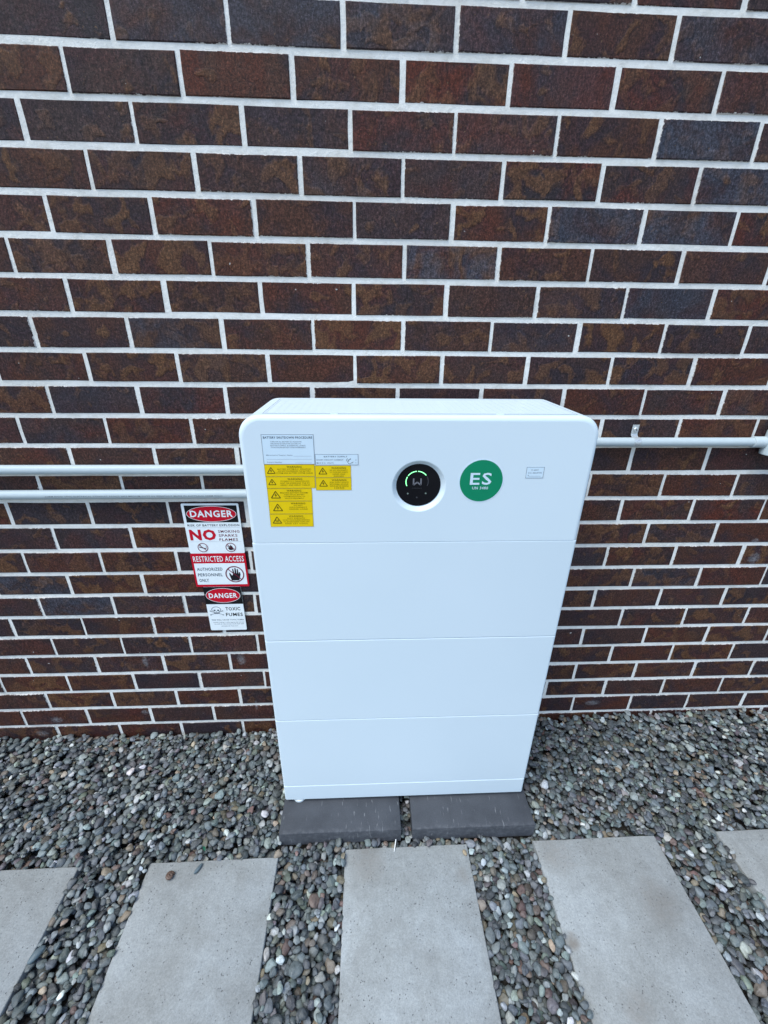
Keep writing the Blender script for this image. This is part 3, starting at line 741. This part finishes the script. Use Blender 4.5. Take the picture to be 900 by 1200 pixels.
# 2: restricted access
s2 = sign_root('restricted_access_sign', .021, .687, 'red bordered restricted access sign with a black hand symbol')
lsub(bplate(-.0668, .1093, .6868, .8137, -.0058, YW), 'plate', 'red', s2)
yb_ = -.0062
lsub(MB().rect(-.0602, .1037, .6962, .7778, yb_), 'white_panel', 'signwhite', s2)
lsub(MB().text('RESTRICTED ACCESS', -.0600, .1030, .7838, .8048, yb_, .012), 'title_lettering', 'signwhite', s2)
b = MB()
for t, a, c, z in (('AUTHORIZED', -.0535, .0290, .7560), ('PERSONNEL', -.0535, .0265, .7345), ('ONLY', -.0525, -.0215, .7130)): b.text(t, a, c, z-.0060, z+.0060, yb_-.0004, .014)
lsub(b, 'body_lettering', 'teal', s2)
hx, hz = .0668, .7355
P = [(-.013, -.024), (.012, -.024), (.0155, -.012), (.0185, -.001), (.0175, .008), (.0145, .008), (.0128, .000), (.0122, .012), (.0118, .0200), (.0085, .0200), (.0072, .0035), (.0058, .0035), (.0050, .0235), (.0014, .0240), (.0002, .0042),
     (-.0012, .0042), (-.0032, .0210), (-.0066, .0200), (-.0058, .0020), (-.0080, -.0045), (-.0110, -.0030), (-.0155, .0055), (-.0185, .0035), (-.0165, -.0075)]
lsub(MB().poly([(hx+a, hz+c) for a, c in P], yb_-.0004), 'hand_symbol', 'ink', s2)
b = MB().ring2(hx, hz, .0305, .0312, .0035, yb_-.0006, n=48); d = .0205; b.stroke([(hx-d, hz+d), (hx+d, hz-d)], .0026, yb_-.0009); lsub(b, 'prohibition_ring', 'maroon', s2)
# 3: toxic fumes
s3 = sign_root('toxic_fumes_sign', .017, .505, 'small white danger sign with skull reading toxic fumes, lowest of three')
lsub(bplate(-.0462, .0788, .5048, .6866, -.0050, YW), 'plate', 'signwhite', s3)
yc = -.0054
lsub(MB().rect(-.0462, .0788, .6160, .6858, yc), 'black_panel', 'black', s3)
oval(s3, .0160, .6515, .0578, .0292, yc-.0004, .0475, .6415, .6612)
kx, kz = -.0155, .5880
b = MB().ring2(kx, kz+.005, .0160, .0125, .0016, yc, R(-20), R(200), 26)
b.disc(kx-.0062, kz+.0022, .0034, .0030, yc, 14); b.disc(kx+.0062, kz+.0022, .0034, .0030, yc, 14); b.poly([(kx, kz-.0005), (kx+.0018, kz-.0042), (kx-.0018, kz-.0042)], yc)
b.stroke([(kx-.0150, kz+.0010), (kx-.0085, kz-.0040), (kx-.0080, kz-.0120), (kx+.0080, kz-.0120), (kx+.0085, kz-.0040), (kx+.0150, kz+.0010)], .0012, yc)
for t in (-.004, 0, .004): b.stroke([(kx+t, kz-.0062), (kx+t, kz-.0115)], .0010, yc)
for sgn in (-1, 1):
    b.stroke([(kx-sgn*.0205, kz-.0015), (kx+sgn*.0205, kz-.0155)], .0013, yc-.0002); b.ring2(kx-sgn*.0205, kz-.0002, .0026, .0026, .001, yc, n=12); b.ring2(kx+sgn*.0212, kz-.0168, .0026, .0026, .001, yc, n=12)
lsub(b, 'skull_symbol', 'teal', s3)
b = MB(); b.text('TOXIC', .0165, .0665, .5890, .6030, yc, .016); b.text('FUMES', .0150, .0725, .5650, .5790, yc, .016); lsub(b, 'title_lettering', 'ink', s3)
b = MB(); b.text('FIRE WILL CAUSE TOXIC FUMES', -.0365, .0735, .5472, .5520, yc, .010)
for t, a, c, z in (('AVOID CONTACT WITH SMOKE OR VAPOUR', -.0330, .0735, .5385), ('IN CASE OF FIRE STAND CLEAR AND KEEP', -.0300, .0720, .5315), ('UPWIND OF THE UNIT', -.0080, .0500, .5225)): b.text(t, a, c, z-.0017, z+.0017, yc, .004)
lsub(b, 'body_lettering', 'teal', s3)

# ------------------------------------------------------------------ conduits, clip, inspection tee
def conduit(x0, x1, z, r_, lab, sag=.0):
    n = 14; pts = [(x0+(x1-x0)*i/n, -.0175, z+sag*math.sin(math.pi*i/n)) for i in range(n+1)]
    o = tube(pts, r_, 24).build('conduit', M['pvc'], None, 40); return tag(o, lab, 'conduit', 'grey plastic conduits running along the wall')
conduit(-2.2, .45, 1.1030, .0138, 'upper grey conduit left of the white cabinet', .0004)
c2 = conduit(-2.2, .45, 1.0262, .0142, 'lower grey conduit with printed lettering, left of the white cabinet', -.0005)
b = MB(); b.text('25MM RIGID UPVC ELECTRICAL CONDUIT AS/NZS 2053 MEDIUM DUTY UV RESISTANT MADE IN AUSTRALIA 25MM RIGID', -.440, .075, -.0022, .0022, 0, .004)
an = R(-4); rr_ = .01445
b.v = [(x, -.0175-rr_*math.cos(an+z/rr_), 1.0257+rr_*math.sin(an+z/rr_)) for x, y, z in b.v]
b.build('printed_lettering', M['cprint'], c2)
cr = conduit(.80, 1.705, 1.1862, .0134, 'grey conduit right of the white cabinet held by a metal clip', -.0004)
clip = empty('conduit_clip', (1.311, -.003, 1.19), 'shiny metal saddle clip screwed above the right-hand conduit', 'clip')
w = .0100; prof = [(-.0028, 1.2345), (-.0028, 1.2060), (-.0040, 1.2035)]
for a in range(118, -75, -16):
    prof.append((-.0175-.0142*math.cos(R(a)), 1.1862+.0142*math.sin(R(a))))
o_ = []
for i, (y, z) in enumerate(prof):
    y2, z2 = prof[min(i+1, len(prof)-1)]; y1_, z1_ = prof[max(i-1, 0)]
    t = Vector((0, y2-y1_, z2-z1_)).normalized(); nn_ = Vector((0, -t.z, t.y))*.0012
    o_.append((y+nn_.y, z+nn_.z))
rings = [[(1.311-w, y, z), (1.311+w, y, z), (1.311+w, yy, zz), (1.311-w, yy, zz)] for (y, z), (yy, zz) in zip(prof, o_)]
lsub(MB().rings(rings), 'band', 'galv', clip)
b = MB(); n = 18; b.rings([[(1.311+r_*math.cos(2*math.pi*i/n), y, 1.2205+r_*math.sin(2*math.pi*i/n)) for i in range(n)] for r_, y in ((.0070, -.0036), (.0070, -.0058), (.0056, -.0076), (.0030, -.0082))])
lsub(b, 'screw_head', 'galv', clip)
b = MB().box(1.3080, 1.3140, -.0085, -.0080, 1.2199, 1.2211); b.box(1.3104, 1.3116, -.00855, -.0081, 1.2175, 1.2235); lsub(b, 'screw_slot', 'dark', clip)
tee = empty('inspection_tee', (1.742, -.030, 1.149), 'pale plastic conduit tee cut off by the right edge', 'fitting')
def vcyl(cx, cy, prof, n=28): return MB().rings([[(cx+r_*math.cos(2*math.pi*i/n), cy+r_*math.sin(2*math.pi*i/n), z) for i in range(n)] for r_, z in prof])
b = vcyl(1.742, -.030, ((.0345, 1.1505), (.0355, 1.1520), (.0352, 1.1600), (.0340, 1.1640), (.0338, 1.2180), (.0330, 1.2200), (.0300, 1.2300), (.0180, 1.2450), (.0175, 1.33))); L = Vector(tee.location)
loc(b, L).build('body', M['pvc'], tee, 35)
b = tube([(1.672, -.0185, 1.1862), (1.6725, -.0185, 1.1862), (1.6735, -.0185, 1.1862), (1.735, -.0185, 1.1862)], [.0150, .0160, .0166, .0170], 24); loc(b, L).build('socket', M['pvc'], tee, 35)
b = vcyl(1.742, -.030, ((.0138, 1.32), (.0138, 3.0))); loc(b, L).build('riser', M['pvc'], tee, 35)

# ------------------------------------------------------------------ little things lying about
def lump(name, p, s, rot, mat, lab, cat, seed, amp=.18):
    bm = bmesh.new(); bmesh.ops.create_icosphere(bm, subdivisions=3, radius=1); r_ = random.Random(seed); k = [Vector((r_.uniform(-1, 1), r_.uniform(-1, 1), r_.uniform(-1, 1))) for _ in range(6)]
    for v in bm.verts:
        d = 1+amp*sum(math.sin(2.1*v.co.dot(q)+i) for i, q in enumerate(k))/3
        v.co = Vector((v.co.x*s[0]*d, v.co.y*s[1]*d, v.co.z*s[2]*d))
    zmin = min(v.co.z for v in bm.verts)
    for v in bm.verts: v.co.z -= zmin
    me = bpy.data.meshes.new(name); bm.to_mesh(me); bm.free(); me.polygons.foreach_set('use_smooth', [True]*len(me.polygons))
    o = link(name, me, mat); o.location = p; o.rotation_euler = (0, 0, rot); return tag(o, lab, cat)
# brown shell: coiled
b = MB(); rings = []
for i in range(61):
    t = i/60; a = t*3.2*math.pi*2*.62; rad = .0082*(1-t*.82); rs = .0062*(1-t*.85)
    cx_, cy_, cz_ = rad*math.cos(a), rad*math.sin(a), .0062+.0075*t
    rings.append([(cx_+rs*math.cos(2*math.pi*j/10)*math.cos(a), cy_+rs*math.cos(2*math.pi*j/10)*math.sin(a), cz_+rs*math.sin(2*math.pi*j/10)) for j in range(10)])
b.rings(rings); o = link('snail_shell', mesh('snail_shell', b.v, b.f, 60), M['snail']); o.location = (-.080, -.494, 0.0); o.rotation_euler = (.1, .15, .6)
tag(o, 'small brown coiled shell lying on a concrete slab', 'shell')
lump('stone', (.803, -.463, 0.), (.0055, .0085, .0045), .3, M['tanstone'], 'tan chip of stone on the corner of the middle slab', 'stone', 1)
lump('stone', (-.004, -.478, 0.), (.0050, .0150, .0048), -.45, M['blueston'], 'long slate blue stone lying on the slab edge near the shell', 'stone', 2)
lump('stone', (-.350, -.652, -.003), (.0105, .019, .0085), -.6, M['blueston'], 'dark flat stone lapping over the leftmost slab', 'stone', 5)
lump('stone', (-.351, -.585, -.003), (.0085, .0140, .0080), -.4, M['brownstone'], 'brownish stone lapping over the leftmost slab', 'stone', 6)
pts = [(.5915, -.423, .012), (.589, -.434, .010), (.586, -.445, .005), (.5845, -.452, .0022)]
o = tube(pts, [.0016, .0015, .0013, .0010], 8).build('cable_tie', M['tie'], None, 50); tag(o, 'white snipped end of a cable tie at the far edge of the middle slab', 'cable tie')
b = MB(); L_ = .015
for i in range(7):
    t = i/6; wv = .0042*math.sin(math.pi*(t*.9+.05)); zz = .004*math.sin(math.pi*t)
    b.v += [(-wv, t*L_, zz+.0016), (0, t*L_, zz), (wv, t*L_, zz+.0016)]
b.f = [(3*i+a, 3*i+a+1, 3*i+a+4, 3*i+a+3) for i in range(6) for a in (0, 1)]
o = b.build('leaf', M['leaf'], None, 60); o.location = (.003, -.437, .014); o.rotation_euler = (.2, .3, .7); tag(o, 'small green leaf on the pebbles behind the second slab', 'leaf')
